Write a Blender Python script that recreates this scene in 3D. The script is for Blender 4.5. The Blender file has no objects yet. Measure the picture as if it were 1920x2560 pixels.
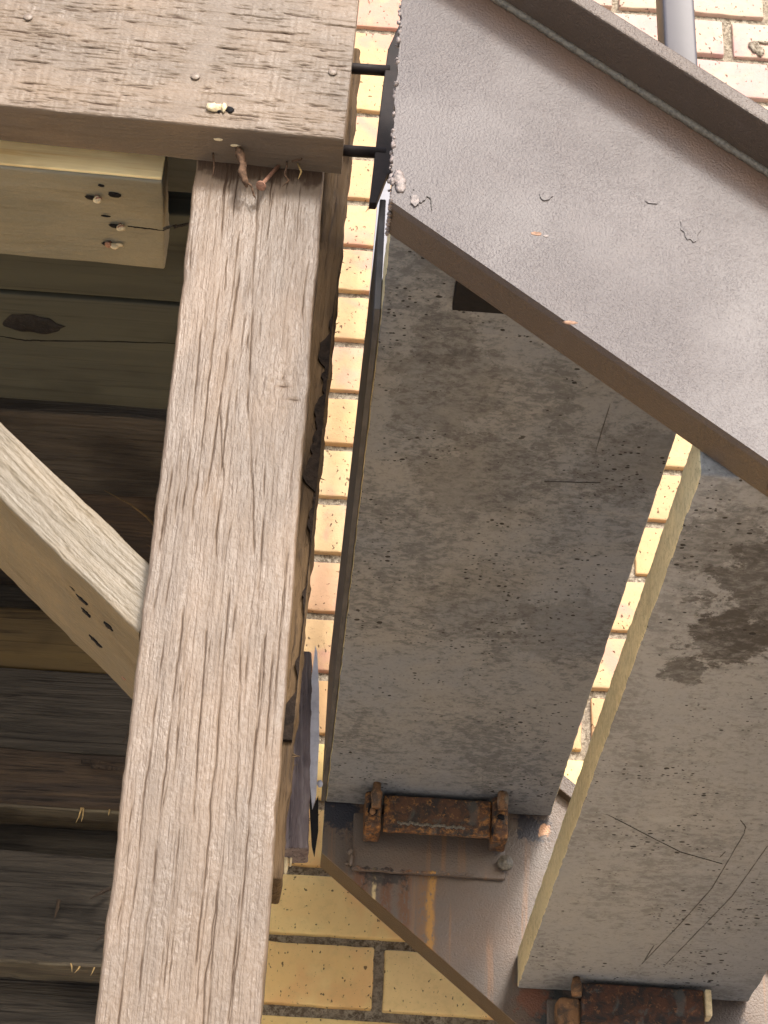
# Underside of a steel stair with concrete treads beside a timber landing, cream brick wall behind.
# Axes: X along the wall (right), Y towards the wall, Z up; the camera stands at the origin, the ground lies 1.5 m below it.
import bpy, bmesh, math, random
import numpy as np
from mathutils import Matrix, Vector

random.seed(7)
scene = bpy.context.scene
col = scene.collection
GROUND = -1.5

# ------------------------------------------------------------------ camera
cam_data = bpy.data.cameras.new("camera")
cam = bpy.data.objects.new("camera", cam_data)
col.objects.link(cam)
pitch, roll, yaw = 0.5712881, 0.0442083, 0.04704047
fw = Vector((math.sin(yaw)*math.cos(pitch), math.cos(yaw)*math.cos(pitch), math.sin(pitch)))
rt0 = Vector((math.cos(yaw), -math.sin(yaw), 0)); up0 = rt0.cross(fw)
rt = rt0*math.cos(roll) + up0*math.sin(roll)
up = -rt0*math.sin(roll) + up0*math.cos(roll)
cam.matrix_world = Matrix(((rt.x, up.x, -fw.x, 0), (rt.y, up.y, -fw.y, 0), (rt.z, up.z, -fw.z, 0), (0, 0, 0, 1)))
scene.render.engine = 'CYCLES'; scene.cycles.max_bounces = 4; scene.cycles.diffuse_bounces = 3; scene.cycles.glossy_bounces = 2
cam_data.sensor_fit = 'VERTICAL'; cam_data.sensor_height = 36; cam_data.sensor_width = 27
cam_data.lens = 5247.92/2560*36
cam_data.clip_start = 0.05; cam_data.clip_end = 500
scene.camera = cam

# ------------------------------------------------------------------ light
sun_el, sun_az = math.radians(37), math.radians(15)       # behind the camera, a little to the right
sd = Vector((math.sin(sun_az)*math.cos(sun_el), -math.cos(sun_az)*math.cos(sun_el), math.sin(sun_el)))
world = bpy.data.worlds.new("World"); scene.world = world; world.use_nodes = True
wn = world.node_tree
sky = wn.nodes.new('ShaderNodeTexSky'); sky.sky_type = 'NISHITA'; sky.sun_disc = False
sky.sun_elevation = sun_el; sky.sun_rotation = math.atan2(sd.x, sd.y)
sky.air_density = 1.0; sky.dust_density = 3.0; sky.ozone_density = 1.0
bg = wn.nodes['Background']; bg.inputs['Strength'].default_value = 0.15
wn.links.new(sky.outputs[0], bg.inputs['Color'])
sun_data = bpy.data.lights.new("sun", 'SUN'); sun_data.energy = 1.5; sun_data.angle = math.radians(10)
sun_data.color = (1.0, 0.955, 0.90)
sun = bpy.data.objects.new("sun", sun_data); col.objects.link(sun)
sun.rotation_euler = sd.to_track_quat('Z', 'Y').to_euler()
sun.location = sd*6
vs = scene.view_settings
vs.view_transform = 'Standard'; vs.look = 'None'; vs.exposure = 1.30; vs.gamma = 1.0; vs.use_curve_mapping = False

# ------------------------------------------------------------------ noise
def _h(ix, iy, iz, seed):
    M = np.uint64(0xffffffff)
    h = (ix.astype(np.int64).astype(np.uint64)*np.uint64(374761393) + iy.astype(np.int64).astype(np.uint64)*np.uint64(668265263)
         + iz.astype(np.int64).astype(np.uint64)*np.uint64(1440662683) + np.uint64(seed*2654435761 % 4294967296)) & M
    h = ((h ^ (h >> np.uint64(13)))*np.uint64(1274126177)) & M
    h = ((h ^ (h >> np.uint64(16)))*np.uint64(2246822519)) & M
    return ((h ^ (h >> np.uint64(15))) & np.uint64(0xffff)).astype(float)/65535.0
def vn(x, y, z, seed=0):
    x, y, z = np.broadcast_arrays(np.asarray(x, float), np.asarray(y, float), np.asarray(z, float))
    ix, iy, iz = np.floor(x), np.floor(y), np.floor(z)
    fx, fy, fz = x-ix, y-iy, z-iz
    fx, fy, fz = (t*t*(3-2*t) for t in (fx, fy, fz))
    r = 0
    for a in (0, 1):
        for b in (0, 1):
            for c in (0, 1):
                w = (fx if a else 1-fx)*(fy if b else 1-fy)*(fz if c else 1-fz)
                r = r + w*_h(ix+a, iy+b, iz+c, seed)
    return r
def fbm(x, y, z=0, seed=0, o=3):
    r = 0; a = 0.5; n = 0
    for k in range(o):
        r = r + a*vn(x*2**k, y*2**k, np.asarray(z)*2**k, seed+k*17); n += a; a *= 0.5
    return r/n

# ------------------------------------------------------------------ shader helper
class Mat:
    def __init__(s, name):
        s.m = bpy.data.materials.new(name); s.m.use_nodes = True
        s.nt = s.m.node_tree; s.b = s.nt.nodes['Principled BSDF']
        s.tc = s.nt.nodes.new('ShaderNodeTexCoord')
        s.obj = s.tc.outputs['Object']
    def set(s, key, v):
        sk = s.b.inputs[key]
        if isinstance(v, bpy.types.NodeSocket): s.nt.links.new(v, sk)
        elif hasattr(v, '__len__') and len(v) == 3 and sk.type == 'RGBA': sk.default_value = (*v, 1)
        else: sk.default_value = v
    def n(s, typ, ins, out=0, **props):
        nd = s.nt.nodes.new(typ)
        for k, v in props.items(): setattr(nd, k, v)
        for k, v in ins.items():
            sk = nd.inputs[k]
            if isinstance(v, bpy.types.NodeSocket): s.nt.links.new(v, sk)
            elif sk.type == 'RGBA' and len(v) == 3: sk.default_value = (*v, 1)
            else: sk.default_value = v
        return nd.outputs[out]
    def math(s, op, a, b=0.0, clamp=False):
        return s.n('ShaderNodeMath', {0: a, 1: b}, operation=op, use_clamp=clamp)
    def mul(s, a, b): return s.math('MULTIPLY', a, b)
    def add(s, a, b): return s.math('ADD', a, b)
    def scale(s, v, t): return s.n('ShaderNodeVectorMath', {0: v, 1: t}, operation='MULTIPLY')
    def vadd(s, v, t): return s.n('ShaderNodeVectorMath', {0: v, 1: t}, operation='ADD')
    def xyz(s, v):
        nd = s.nt.nodes.new('ShaderNodeSeparateXYZ'); s.nt.links.new(v, nd.inputs[0]); return nd.outputs
    def noise(s, v, sc, det=4, rough=0.55, dist=0.0, out=0):
        return s.n('ShaderNodeTexNoise', {'Vector': v, 'Scale': sc, 'Detail': det, 'Roughness': rough, 'Distortion': dist}, out)
    def mr(s, v, a, b, c=0.0, d=1.0, smooth=True):
        return s.n('ShaderNodeMapRange', {0: v, 1: a, 2: b, 3: c, 4: d}, interpolation_type='SMOOTHSTEP' if smooth else 'LINEAR')
    def mix(s, f, a, b, mode='MIX'):
        return s.n('ShaderNodeMix', {0: f, 6: a, 7: b}, 2, data_type='RGBA', blend_type=mode)
    def ramp(s, f, stops):
        nd = s.nt.nodes.new('ShaderNodeValToRGB'); s.nt.links.new(f, nd.inputs[0])
        e = nd.color_ramp.elements
        while len(e) < len(stops): e.new(0.5)
        for q, (p, c) in zip(e, stops): q.position = p; q.color = (*c, 1)
        return nd.outputs[0]
    def bump(s, h, strength, dist, normal=None):
        ins = {'Height': h, 'Strength': strength, 'Distance': dist}
        if normal is not None: ins['Normal'] = normal
        return s.n('ShaderNodeBump', ins)
    def attr(s, name): return s.n('ShaderNodeAttribute', {}, 2, attribute_name=name)
    def rnd(s): return s.n('ShaderNodeObjectInfo', {}, 5)
    def done(s, color, rough, normal=None, spec=0.5, metal=0.0):
        s.set('Base Color', color); s.set('Roughness', rough); s.set('Specular IOR Level', spec); s.set('Metallic', metal)
        if normal is not None: s.set('Normal', normal)
        return s.m

BROWN = (0.078, 0.052, 0.035)

def m_paint_steel(name='painted_steel', streaks=None, base=BROWN, cap_shade=False):
    m = Mat(name); o = m.obj
    big = m.noise(o, 9, 3); mid = m.noise(o, 38, 3)
    c = m.mix(m.mr(big, .30, .70), base, tuple(x*0.90 for x in base))
    c = m.mix(m.mul(m.mr(mid, .5, .75), .20), c, (0.098, 0.075, 0.066))
    speck = m.mr(m.noise(o, 420, 1), .70, .76)
    c = m.mix(m.mul(speck, .6), c, (0.045, 0.035, 0.03))
    peel = m.noise(o, 520, 1.5, .5); fine = m.noise(o, 1100, 2)
    h = m.mul(m.add(m.mul(peel, 1.0), m.mul(fine, .35)), m.mr(m.noise(o, 13, 3), .35, .65, .7, 1.15))
    rough = m.mr(m.noise(o, 6, 3), .3, .7, .47, .53)
    if cap_shade:                                   # blocked sky sheen below the cap, painted as an orange-brown tint
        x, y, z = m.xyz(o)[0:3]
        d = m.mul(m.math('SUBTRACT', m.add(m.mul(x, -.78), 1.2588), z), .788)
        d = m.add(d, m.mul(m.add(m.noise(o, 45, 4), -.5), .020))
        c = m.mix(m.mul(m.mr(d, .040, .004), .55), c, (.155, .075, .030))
    if streaks:
        x, y, z = m.xyz(o)[0:3]
        runs = m.noise(m.scale(o, (1, 1, .05)), 90, 3)
        zone = m.mr(m.noise(o, 14, 3), .40, .68)
        c = m.mix(m.mul(zone, .35), c, (0.15, 0.08, 0.04))
        c = m.mix(m.mul(m.mr(runs, .56, .70), .30), c, (0.32, 0.13, 0.03))
        wob = m.mul(m.add(m.noise(m.scale(o, (0, 0, 1)), 42, 3), -.5), .010)
        grit = m.noise(m.scale(o, (1, 1, .35)), 420, 3)
        for (x0, slope, z0, z1, w, colr, amt) in streaks:
            dx = m.math('ABSOLUTE', m.add(m.add(m.add(x, -x0), m.mul(m.add(z, -z1), slope)), wob))
            mk = m.mul(m.mr(dx, w, w*.25), m.mul(m.mr(z, z0, z0+.02), m.mr(z, z1+.006, z1)))
            mk = m.mul(mk, m.mr(grit, .30, .52))
            c = m.mix(m.mul(mk, amt), c, colr); rough = m.add(rough, m.mul(mk, .35))
        # weld scorch round the bracket ends
        for (px, pz, r, colr) in ((.067, .969, .030, (.012, .016, .028)), (.279, .965, .022, (.016, .016, .024)), (.292, .962, .0085, (.50, .26, .13)), (.117, .918, .04, (.03, .022, .018)),
                                  (.304, .756, .035, (.03, .035, .035)), (.279, .768, .022, (.16, .06, .03)), (.485, .756, .03, (.05, .035, .03))):
            d = m.n('ShaderNodeVectorMath', {0: o, 1: (px, 2.12, pz)}, 1, operation='DISTANCE')
            d = m.add(d, m.mul(m.add(m.noise(o, 130, 5, .65), -.5), r*2.0))
            c = m.mix(m.mul(m.mr(d, r, r*.55), .93), c, colr)
    return m.done(c, rough, m.bump(h, 0.85, 0.0009), 0.58)

def m_paint_wood(name='painted_wood', base=(0.165, 0.110, 0.075), dark=(0.07, 0.042, 0.024), rough=.46, relief=.0006, raw=.25):
    m = Mat(name); o = m.obj
    g1 = m.noise(m.scale(o, (1, 1, .045)), 420, 4, .6, .3)
    g2 = m.noise(m.scale(o, (1, 1, .12)), 130, 3, .6, .5)
    big = m.noise(m.scale(o, (1, 1, .4)), 22, 3)
    pim = m.noise(m.scale(o, (1, 1, .5)), 480, 2)
    tone = m.noise(m.scale(o, (1, 1, .22)), 48, 4, .6, .6)
    c = m.mix(m.mr(big, .35, .68), base, tuple(min(1, b*k) for b, k in zip(base, (1.28, 1.22, 1.14))))
    c = m.mix(m.mul(m.mr(tone, .50, .70), .40), c, tuple(b*k for b, k in zip(base, (.72, .66, .58))))
    c = m.mix(m.mul(m.mr(g1, .56, .72), raw), c, tuple(b*.55 for b in base))
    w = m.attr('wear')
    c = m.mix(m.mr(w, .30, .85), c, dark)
    r = m.add(m.mr(g2, .3, .7, rough-.05, rough+.07), m.mul(w, .4))
    h = m.add(m.add(m.mul(g1, 1.0), m.mul(g2, .8)), m.mul(pim, .8))
    return m.done(c, r, m.bump(h, 0.85, relief), 0.52)

def m_raw_wood(name, a, b, dark, rough=.75, sc=1.0, relief=.0012):
    m = Mat(name); o = m.obj
    off = m.mul(m.rnd(), 13.0)
    v = m.vadd(o, m.n('ShaderNodeCombineXYZ', {0: off, 1: off, 2: off}))
    g1 = m.noise(m.scale(v, (1, 1, .035)), 260*sc, 5, .6, .8)
    g2 = m.noise(m.scale(v, (1, 1, .08)), 60*sc, 3, .6, 1.2)
    bl = m.noise(m.scale(v, (1, 1, .5)), 16, 3)
    c = m.mix(m.mr(g2, .34, .66), a, b)
    c = m.mix(m.mul(m.mr(g1, .52, .70), .8), c, dark)
    c = m.mix(m.mul(m.mr(bl, .5, .72), .6), c, tuple(x*.6 for x in dark))
    w = m.attr('wear')
    c = m.mix(m.mr(w, .12, .8), c, tuple(x*.4 for x in dark))
    return m.done(c, rough, m.bump(m.add(g1, m.mul(g2, .7)), 1.0, relief), .25)

def m_concrete(name, a, b, dark, holes=1.0, stain=None, relief=.0015):
    m = Mat(name); o = m.obj
    big = m.noise(o, 5.0, 4, .6, .4)
    zone = m.noise(m.scale(o, (1.3, .7, 1)), 9, 4, .6, .5)
    gr = m.noise(o, 260, 4, .75)
    spk = m.noise(m.scale(o, (.8, 1.2, 1)), 120, 5, .75, .4)
    wisp = m.noise(m.scale(o, (.5, 1.3, 1)), 30, 6, .7, .9)
    c = m.mix(m.mr(big, .38, .62), a, b)
    c = m.mix(m.mul(m.mr(m.add(m.mul(spk, .65), m.mul(zone, .42)), .50, .64), .75), c, dark)
    c = m.mix(m.mul(m.mr(wisp, .56, .70), .45), c, tuple(x*1.25 for x in a))
    c = m.mix(m.mul(m.mr(wisp, .44, .30), .35), c, tuple(x*.85 for x in dark))
    c = m.mix(m.mul(m.mr(gr, .52, .75), .55), c, tuple(x*.5 for x in dark))
    c = m.mix(m.mul(m.mr(gr, .46, .26), .35), c, tuple(min(1, x*1.35) for x in a))
    if stain:
        for (px, py, r, amt) in stain:
            d = m.n('ShaderNodeVectorMath', {0: m.scale(o, (1, .8, 0)), 1: (px, py*.8, 0)}, 1, operation='DISTANCE')
            d = m.add(d, m.mul(m.add(m.noise(o, 38, 7, .75), -.5), r*2.8))
            c = m.mix(m.mul(m.mul(m.mr(d, r, r*.8), m.mr(spk, .30, .60, .45, 1.0)), amt), c, (.050, .045, .042))
    h = m.mul(gr, .12)
    vv = m.scale(m.vadd(o, m.scale(m.noise(o, 60, 2, out=1), (.004, .004, .004))), (.8, 1.15, 1))
    mask = m.mr(m.noise(o, 12, 2), .40, .62)
    for sc, dens, rad in ((120, .52, .30), (260, .50, .36), (55, .84, .14)):
        vd = m.n('ShaderNodeTexVoronoi', {'Vector': vv, 'Scale': sc}, 0)
        rr = m.n('ShaderNodeSeparateColor', {0: vd.node.outputs[1]}, 0)
        thr = m.mul(m.mul(m.mr(rr, dens, 1.0, 0, 1, False), rad*holes), m.add(m.mul(mask, .8), .25))
        hole = m.mr(m.math('SUBTRACT', thr, vd), 0.0, .05)
        c = m.mix(hole, c, (.022, .020, .018)); h = m.math('SUBTRACT', h, hole)
    return m.done(c, .82, m.bump(h, .7, relief), .3)

def m_brick(name, tones, blush, blush_amt, warm):
    m = Mat(name); r = m.rnd()
    off = m.mul(r, 37.0)
    o = m.vadd(m.obj, m.n('ShaderNodeCombineXYZ', {0: off, 1: off, 2: off}))
    tone = m.ramp(r, [(k/(len(tones)-1), t) for k, t in enumerate(tones)])
    pat = m.noise(o, 10, 3, .5, .6)
    c = m.mix(m.mul(m.mr(pat, .50, .61), blush_amt), tone, blush)
    c = m.mix(m.mul(m.mr(m.noise(o, 15, 3), .50, .68), .55), c, warm)
    c = m.mix(m.mul(m.mr(m.noise(o, 90, 4, .7), .45, .75), .35), c, tuple(x*.72 for x in tones[0]))
    pits = m.mr(m.noise(m.scale(o, (1, 1, .7)), 210, 2, .5), .66, .71)
    c = m.mix(m.mul(pits, .85), c, (.08, .045, .02))
    sm = m.mr(m.noise(o, 480, 1), .71, .76); c = m.mix(m.mul(sm, .6), c, (.16, .09, .045))
    h = m.add(m.mul(m.noise(o, 190, 5, .7), .5), m.mul(pits, -1.0))
    return m.done(c, .65, m.bump(h, .8, .0016), .25)

def m_mortar():
    m = Mat('grey_mortar'); o = m.obj
    n1 = m.noise(o, 210, 5, .75); n2 = m.noise(o, 30, 3)
    c = m.mix(m.mr(n1, .38, .62), (.13, .10, .07), (.46, .40, .31))
    c = m.mix(m.mul(m.mr(n2, .4, .65), .5), c, (.29, .24, .18))
    return m.done(c, .95, m.bump(n1, 1.0, .004), .1)

def m_rust(name, dk=(.034, .027, .023), mid=(.095, .046, .025), hot=(.33, .16, .05), grey=(.085, .080, .070), edge=0.0):
    m = Mat(name); o = m.obj
    a = m.noise(o, 70, 5, .65, .5); b = m.noise(o, 190, 4, .7); g = m.noise(o, 38, 4, .6, .8)
    c = m.mix(m.mr(a, .38, .60), dk, mid)
    c = m.mix(m.mul(m.mr(b, .55, .68), .7), c, hot)
    c = m.mix(m.mul(m.mr(g, .54, .66), .6), c, grey)
    if edge:
        w = m.attr('wear'); c = m.mix(m.mul(m.mul(w, m.mr(b, .44, .62)), .75), c, (.36, .155, .04))
    return m.done(c, .78, m.bump(m.add(a, m.mul(b, .6)), 1.0, .0022), .3)

def m_plain(name, colr, rough=.6, spec=.4, sc=160, var=.35, relief=.0006, metal=0.0):
    m = Mat(name); o = m.obj
    a = m.noise(o, sc, 4, .6)
    c = m.mix(m.mr(a, .35, .7), colr, tuple(x*(1-var) for x in colr))
    return m.done(c, rough, m.bump(a, .7, relief), spec, metal)

MT = dict(
    steel=m_paint_steel(), web=m_paint_steel('sky_tinted_stringer_steel', cap_shade=True, base=(.080, .064, .061)),  # web base cooled towards lilac to paint in the sky sheen
    inner=m_paint_steel('rust_stained_painted_steel', streaks=[
        (.1045, .10, .804, .905, .0030, (.62, .47, .24), .85), (.1685, .0, .79, .915, .0060, (.52, .27, .06), .85), (.162, .02, .80, .913, .016, (.24, .12, .05), .5),
        (.139, .03, .81, .910, .010, (.17, .065, .02), .55), (.120, .02, .83, .908, .009, (.15, .05, .018), .5), (.091, .03, .84, .913, .012, (.16, .055, .02), .55)], base=(.118, .090, .070)),
    wood=m_paint_wood(base=(.130, .093, .064), dark=(.046, .023, .010), rough=.46, relief=.0010, raw=.18),
    beam=m_paint_wood('painted_sawn_wood', base=(.136, .099, .067), dark=(.046, .023, .010), rough=.49, relief=.0008, raw=.18),
    brace=m_paint_wood('painted_brace_wood', base=(.140, .112, .072), dark=(.055, .032, .016), rough=.48, relief=.0007),
    flat=m_paint_wood('painted_plank_wood', base=(.195, .180, .132), dark=(.05, .035, .025), rough=.5, relief=.0008),
    fresh=m_raw_wood('fresh_sawn_wood', (.95, .76, .40), (.96, .80, .46), (.80, .55, .23), .6, .6, .0006),
    raw=m_raw_wood('bare_brown_wood', (.085, .052, .025), (.120, .075, .036), (.022, .013, .008), .75, 1.0, .003),
    soffit=m_raw_wood('painted_soffit_wood', (.060, .060, .044), (.050, .050, .038), (.030, .029, .022), .65, .5, .0005),
    old=m_raw_wood('weathered_dark_wood', (.078, .063, .047), (.050, .041, .031), (.011, .008, .006), .85, 1.0, .006),
    old2=m_raw_wood('weathered_brown_wood', (.085, .056, .034), (.052, .037, .027), (.010, .008, .006), .85, 1.0, .006),
    amber=m_raw_wood('amber_knotty_wood', (.150, .097, .038), (.110, .073, .032), (.038, .023, .012), .7, .6, .0012),
    torn=m_raw_wood('bounce_lit_wood', (.15, .12, .075), (.10, .078, .052), (.028, .020, .013), .8, 1.2, .003),
    saw=m_raw_wood('grey_cross_sawn_wood', (.20, .165, .16), (.13, .10, .10), (.022, .016, .018), .85, 1.5, .004),
    splinter=m_plain('pale_splinter', (.48, .32, .13), .7, .3, 300, .4),
    conc=m_concrete('smooth_concrete', (.212, .206, .196), (.186, .192, .202), (.082, .082, .084), 1.0,
                    stain=[(.110, 1.34, .055, .42), (.145, 1.46, .060, .40), (.270, 1.42, .050, .45), (.262, 1.70, .055, .40), (.165, 1.66, .060, .30), (.10, 1.27, .03, .45)]),
    conc2=m_concrete('stained_concrete', (.258, .254, .248), (.240, .240, .242), (.142, .140, .140), 1.0,
                     stain=[(.360, 1.275, .072, .85), (.328, 1.352, .038, .95), (.302, 1.405, .018, .8), (.46, 1.28, .10, .85), (.29, 1.22, .04, .5)]),
    side=m_concrete('sunlit_concrete_edge', (.62, .52, .31), (.54, .46, .28), (.38, .32, .19), .5),  # edge faces take a sunlit yellow-tan in their base colour
    brick=m_brick('ochre_brick', [(.80, .58, .24), (.83, .56, .21), (.83, .62, .30), (.80, .53, .21), (.81, .60, .26)], (.78, .44, .18), .6, (.86, .65, .28)),  # raised albedo stands in for light on the shaded lower courses
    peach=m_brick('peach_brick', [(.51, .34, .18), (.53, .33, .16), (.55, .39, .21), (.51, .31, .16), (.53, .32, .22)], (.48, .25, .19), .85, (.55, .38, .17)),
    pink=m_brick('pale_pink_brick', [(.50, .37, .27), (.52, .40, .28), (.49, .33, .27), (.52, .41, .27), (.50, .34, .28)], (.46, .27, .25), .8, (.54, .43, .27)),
    mortar=m_mortar(),
    rust=m_rust('rusted_bracket_steel', edge=1.0),
    rustdk=m_rust('dark_rusted_steel', (.026, .022, .021), (.075, .034, .021), (.20, .09, .04), (.085, .088, .085)),
    black=m_plain('black_oxidised_steel', (.014, .008, .007), .65, .25, 120, .5),
    weld=m_plain('dull_weld_bead', (.16, .135, .10), .5, .5, 420, .55, .001),
    slag=m_plain('torch_cut_slag', (.26, .21, .19), .45, .5, 330, .65, .0015),
    flake=m_plain('lifted_paint', (.115, .078, .055), .46, .55, 430, .3, .0005),
    bare=m_plain('bare_primer', (.34, .20, .13), .7, .3, 300, .5),
    pale=m_plain('pale_flat_bar', (.16, .16, .19), .45, .5, 60, .15, .0003),
    enddk=m_plain('dark_grey_plate', (.085, .078, .075), .7, .3, 40, .35, .0004),
    rail=m_plain('painted_rail_tube', (.075, .068, .075), .48, .5, 25, .15, .0002),
    nail=m_plain('rusty_nail', (.33, .17, .11), .6, .4, 500, .45),
    nailp=m_plain('painted_nail_head', (.21, .16, .12), .45, .5, 300, .3),
    cream=m_plain('cream_wood_chip', (.72, .58, .36), .7, .3, 260, .3, .001),
    hole=m_plain('dark_hollow', (.008, .007, .008), .8, .2, 200, .3),
    knot=m_plain('black_resin_knot', (.012, .011, .013), .6, .25, 70, .6, .004),
    scratch=m_plain('dark_scrape', (.085, .079, .073), .8, .2, 300, .4),
    char=m_plain('charred_wood', (.020, .013, .009), .9, .2, 200, .6, .003),
    bolt=m_rust('rusted_bolt_steel', (.075, .050, .035), (.20, .105, .05), (.36, .20, .09), (.18, .165, .14)),
    sheet=m_plain('pale_sheet', (.40, .40, .46), .4, .5, 90, .25),
    twig=m_plain('brown_debris', (.13, .075, .045), .8, .2, 300, .6, .002),
)

# ------------------------------------------------------------------ object helpers
WM = {}                                  # world matrix of every object built so far
def link(o, parent=None):
    col.objects.link(o)
    if parent is not None: o.parent = parent
    return o
def empty(name, label, cat, loc=(0, 0, 0)):
    o = bpy.data.objects.new(name, None); o.empty_display_size = .05; o.location = loc
    o['label'] = label; o['category'] = cat
    WM[o.name] = Matrix.Translation(loc)
    return link(o)
def mesh(name, V, Fs, mats, wear=None, smooth=True, fmat=None):
    me = bpy.data.meshes.new(name)
    me.from_pydata([tuple(map(float, v)) for v in V], [], [tuple(map(int, f)) for f in Fs])
    bm = bmesh.new(); bm.from_mesh(me); bmesh.ops.recalc_face_normals(bm, faces=bm.faces); bm.to_mesh(me); bm.free()
    for mm in (mats if isinstance(mats, (list, tuple)) else [mats]): me.materials.append(mm)
    if smooth: me.polygons.foreach_set('use_smooth', [True]*len(me.polygons))
    if fmat is not None: me.polygons.foreach_set('material_index', fmat)
    if wear is not None:
        at = me.attributes.new('wear', 'FLOAT', 'POINT'); at.data.foreach_set('value', np.asarray(wear, np.float32))
    me.update()
    return me
def obj(name, me, parent=None, mat=None, label=None):
    o = bpy.data.objects.new(name, me)
    if mat is not None: o.matrix_basis = mat
    link(o)
    WM[o.name] = (mat or Matrix.Identity(4)).copy()
    if parent is not None:
        o.parent = parent; o.matrix_parent_inverse = WM[parent.name].inverted()
    if label: o['label'] = label
    return o
def frame(origin, along, depth=(0, 1, 0)):
    """local z = along (grain), local y = depth, local x = across"""
    z = Vector(along).normalized(); y = Vector(depth); y = (y - z*y.dot(z)).normalized(); x = y.cross(z)
    return Matrix(((x.x, y.x, z.x, origin[0]), (x.y, y.y, z.y, origin[1]), (x.z, y.z, z.z, origin[2]), (0, 0, 0, 1)))

def rbox(dx, dy, dz, n=(4, 4, 4), r=.003, jit=0.0, fr=(40, 40, 8), seed=0, c0=True):
    """rounded box centred on the origin, edges slightly uneven"""
    H = np.array([dx, dy, dz])/2; r = min(r, H.min()*.9)
    cs = []
    for h, k in zip(H, n):
        cs.append(np.concatenate([[-h, -h+r*.35], np.linspace(-h+r, h-r, max(k, 2)), [h-r*.35, h]]))
    P = []; Fc = []; base = 0
    for a in range(3):
        b, c = (a+1) % 3, (a+2) % 3
        for sgn in (-1, 1):
            B, C = np.meshgrid(cs[b], cs[c], indexing='ij')
            q = np.zeros((B.size, 3)); q[:, a] = sgn*H[a]; q[:, b] = B.ravel(); q[:, c] = C.ravel()
            nb, nc = B.shape
            idx = np.arange(nb*nc).reshape(nb, nc)+base
            f = np.stack([idx[:-1, :-1], idx[1:, :-1], idx[1:, 1:], idx[:-1, 1:]], -1).reshape(-1, 4)
            P.append(q); Fc.append(f); base += nb*nc
    P = np.concatenate(P); Fc = np.concatenate(Fc)
    key = np.round(P*1e6).astype(np.int64)
    _, first, inv = np.unique(key, axis=0, return_index=True, return_inverse=True)
    P = P[first]; Fc = inv.reshape(-1)[Fc]
    inn = np.clip(P, -H+r, H-r); d = P-inn; L = np.linalg.norm(d, axis=1, keepdims=True); L[L == 0] = 1
    P = inn+d/L*r
    if jit:
        for k in range(3):
            P[:, k] += jit*2*(fbm(P[:, 0]*fr[0]+50, P[:, 1]*fr[1]+50, P[:, 2]*fr[2]+50, seed+31*k, 3)-.5)
    return P, Fc
def timber(name, size, origin, along, mat, parent, seed=1, jit=.0012, r=.002, n=None, fr=(45, 45, 9), depth=(0, 1, 0), label=None):
    """size = across, depth, length ; origin = centre"""
    n = n or (5, 5, max(6, int(size[2]/.02)))
    V, Fc = rbox(*size, n=n, r=r, jit=jit, fr=fr, seed=seed)
    return obj(name, mesh(name, V, Fc, mat), parent, frame(origin, along, depth), label)

def relief_timber(name, W, D, vsamp, hfun, mat, parent, M, du=.0005, r=.0035, wob=.0007, seed=0, label=None, usamp=None, back=None):
    """timber whose front face carries modelled relief; x across 0..W, y depth, z along"""
    us = np.linspace(0, W, int(W/du)) if usamp is None else usamp
    us = np.unique(np.concatenate([us, [r*.15, r*.4, W-r*.15, W-r*.4]]))
    U, Vv = np.meshgrid(us, vsamp, indexing='ij')
    h, wear = hfun(U, Vv)
    e = np.minimum(U, W-U); wear = wear*(e > r*.5); t = np.clip(1-e/r, 0, 1)
    y = r*(1-np.sqrt(np.clip(1-t*t, 0, 1))) - h*np.clip(e/r, 0, 1)
    wl = wob*4*(fbm(vsamp*35, vsamp*0+3, 0, seed, 4)-.5); wr = wob*4*(fbm(vsamp*35, vsamp*0+9, 0, seed+5, 4)-.5)
    X = U + wl[None, :]*(1-U/W) + wr[None, :]*(U/W)
    nu, nv = U.shape
    V = np.stack([X, y, Vv], -1).reshape(-1, 3)
    idx = np.arange(nu*nv).reshape(nu, nv)
    Fs = np.stack([idx[:-1, :-1], idx[1:, :-1], idx[1:, 1:], idx[:-1, 1:]], -1).reshape(-1, 4).tolist()
    bl = np.stack([wl, np.full(nv, D), vsamp], -1); br = np.stack([W+wr, np.full(nv, D), vsamp], -1)
    iL = nu*nv+np.arange(nv); iR = iL+nv
    V = np.concatenate([V, bl, br]); wear = np.concatenate([wear.ravel(), np.zeros(2*nv)])
    for k in range(nv-1):
        Fs += [(idx[0, k], idx[0, k+1], iL[k+1], iL[k]), (idx[-1, k+1], idx[-1, k], iR[k], iR[k+1]), (iL[k], iL[k+1], iR[k+1], iR[k])]
    for k in (0, nv-1): Fs.append(tuple(idx[:, k])+(iR[k], iL[k]))
    me = mesh(name, V, Fs, mat, wear)
    for p in me.polygons:
        if len(p.vertices) > 4 or abs(p.normal.y) < .3: p.use_smooth = False
    return obj(name, me, parent, M, label)

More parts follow.
